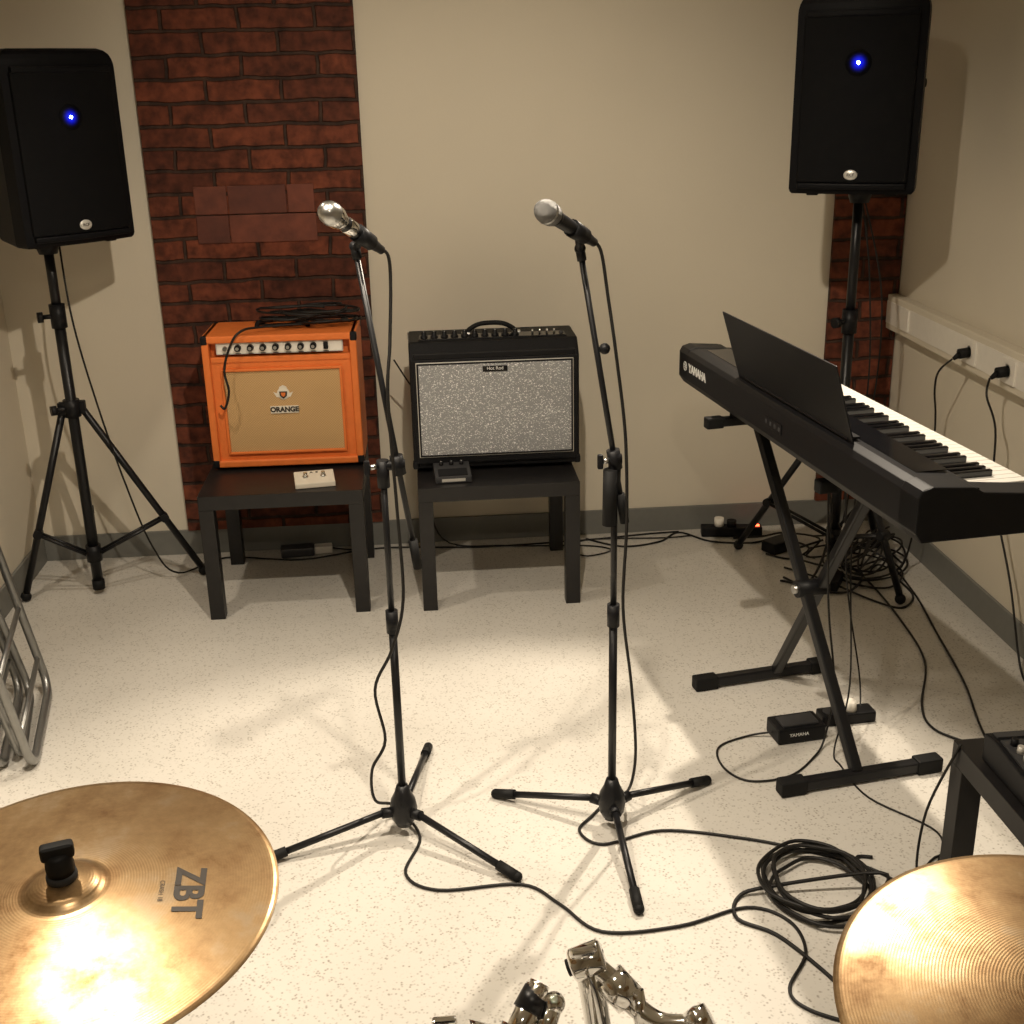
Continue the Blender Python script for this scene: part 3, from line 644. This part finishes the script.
# left arm: rod with dark gripped sleeve
b.rod((.17,1.20,.545),(.075,1.30,.50),.013,'chrome',world=True)
b.rod((.066,1.278,.49),(.120,1.340,.554),.0185,'chrome',world=True,seg=20); b.rod((.102,1.320,.533),(.118,1.339,.552),.021,'blkm',world=True,r2=.0185,seg=20)
b.rod((.118,1.338,.552),(.123,1.344,.558),.015,'chrome',world=True,seg=20)
b.rod((.080,1.296,.510),(.087,1.304,.518),.0245,'chrome',world=True,seg=20)
b.rod((.118,1.295,.50),(.140,1.325,.538),.014,'chrome',world=True,seg=20); b.ball((.140,1.325,.538),.0165,'chrome',world=True)
b.path([(.076,1.29,.505),(.03,1.285,.530),(-.03,1.280,.536),(-.095,1.272,.532)],.0115,'chrome',world=True,seg=16)
b.rod((.045,1.286,.522),(.015,1.284,.534),.020,'chrome',world=True,seg=20)
b.rod((-.015,1.281,.515),(-.012,1.283,.556),.0125,'chrome',world=True,seg=16)
b.box((-.012,1.283,.560),(.034,.011,.012),'chrome',bev=.004,world=True)
b.rod((-.060,1.277,.534),(-.085,1.273,.533),.018,'chrome',world=True,seg=20)
b.ball((-.098,1.272,.532),.017,'chrome',world=True)
b.done()

# ---------------------------------------------------------------- folded chairs leaning on left wall
def chair(off):
    b=B('folding_chair',(-1.2+off,3.15,0))
    ox=off
    def loop(x0,x1,y0,y1,z0_,z1,r,k='alu'):
        pts=[];cr=.06
        def P_(u,v):
            return Vector((x0+(x1-x0)*v+ .09*(1-u)*1.0, y0+(y1-y0)*u, z0_+(z1-z0_)*v))
        W=abs(y1-y0);Hh=z1-z0_
        for (cu,cv,a0) in((0,0,180),(1,0,270),(1,1,0),(0,1,90)):
            for t_ in range(0,91,22):
                a=rad(a0+t_); uu=(cr/W if cu==0 else 1-cr/W)+cr/W*math.cos(a); vv=(cr/Hh if cv==0 else 1-cr/Hh)+cr/Hh*math.sin(a)
                pts.append(P_(uu,vv))
        b.path(pts,r,k,world=True,closed=True,smoothpath=False,seg=10)
        return P_
    P1=loop(-1.19+ox,-1.34+ox,2.91,3.39,.014,.86,.0125)
    P2=loop(-1.235+ox,-1.36+ox,2.96,3.36,.014,.62,.0115)
    for v in(.12,.32): b.rod(P1(.03,v),P1(.97,v),.008,'alu',world=True)
    t=bmesh.new(); vs=[t.verts.new(p) for p in (P2(.08,.45),P2(.92,.45),P2(.92,.94),P2(.08,.94))]; f=t.faces.new(vs)
    bmesh.ops.solidify(t,geom=[f],thickness=.018); b.merge(t,'grey',world=True)
    t=bmesh.new(); vs=[t.verts.new(p) for p in (P1(.04,.78),P1(.96,.78),P1(.96,.97),P1(.04,.97))]; f=t.faces.new(vs)
    bmesh.ops.solidify(t,geom=[f],thickness=.016); b.merge(t,'grey',world=True)
    return b.done()
chair(0); chair(-.085)

# ---------------------------------------------------------------- ceiling spots
WARM=(1.,.87,.70)
def spot(x,y,tx,ty,e,cone,blend=.5,r=.025,col=WARM,tz=0.):
    b=B('ceiling_spotlight',(x,y,ZC)); 
    d=(Vector((tx,ty,tz))-Vector((x,y,ZC-.12))).normalized(); X=T((x,y,ZC-.10))@d.to_track_quat('Z','Y').to_matrix().to_4x4()
    b.lathe([(0,0),(.045,0),(.045,-.005),(0,-.005)],'white',Mx=T((x,y,ZC-.001)),world=True)
    b.rod((x,y,ZC-.005),(x,y,ZC-.09),.008,'white',world=True)
    b.lathe([(0,-.06),(.03,-.06),(.04,-.04),(.05,.045),(.046,.045),(.036,-.03),(0,-.03)],'white',Mx=X,world=True); b.done()
    l=bpy.data.lights.new('spot_bulb','SPOT'); l.energy=e; l.color=col; l.spot_size=rad(cone); l.spot_blend=blend; l.shadow_soft_size=r
    o=bpy.data.objects.new('spot_bulb',l); o.matrix_world=T(Vector((x,y,ZC-.10))+d*.055)@(-d).to_track_quat('Z','Y').to_matrix().to_4x4(); scene.collection.objects.link(o)
spot(1.05,3.55,.15,2.05,270,62,.4)        # key from the rear right: stand shadows fall toward the drums
spot(.15,1.9,.1,3.8,140,108,.75)          # washes amps and back wall
spot(-.70,1.85,-.30,2.05,150,76,.5,r=.03) # left downlight: floor pool, glare on the crash cymbal
spot(-1.1,3.15,-.7,3.0,60,95,.7,r=.05)
spot(.1,.0,.1,1.0,55,120,.8)
w_=bpy.data.worlds.new('World'); scene.world=w_; w_.use_nodes=True
w_.node_tree.nodes['Background'].inputs[0].default_value=(1,.88,.72,1); w_.node_tree.nodes['Background'].inputs[1].default_value=.05

# ---------------------------------------------------------------- camera
th,psi,roll,Hc=rad(20),rad(4.2),rad(1.3),1.75
fw=Vector((math.sin(psi)*math.cos(th),math.cos(psi)*math.cos(th),-math.sin(th)))
r0=fw.cross(Vector((0,0,1))).normalized(); u0=r0.cross(fw)
Rv=r0*math.cos(roll)-u0*math.sin(roll); Uv=r0*math.sin(roll)+u0*math.cos(roll)
cd=bpy.data.cameras.new('Camera'); cam=bpy.data.objects.new('Camera',cd); scene.collection.objects.link(cam)
cd.sensor_width=36; cd.lens=1200/1024*36; cd.clip_start=.05
mw=Matrix.Identity(4)
for i in range(3): mw[i][0]=Rv[i]; mw[i][1]=Uv[i]; mw[i][2]=-fw[i]
mw[2][3]=Hc; cam.matrix_world=mw
scene.camera=cam
scene.view_settings.view_transform='Standard'
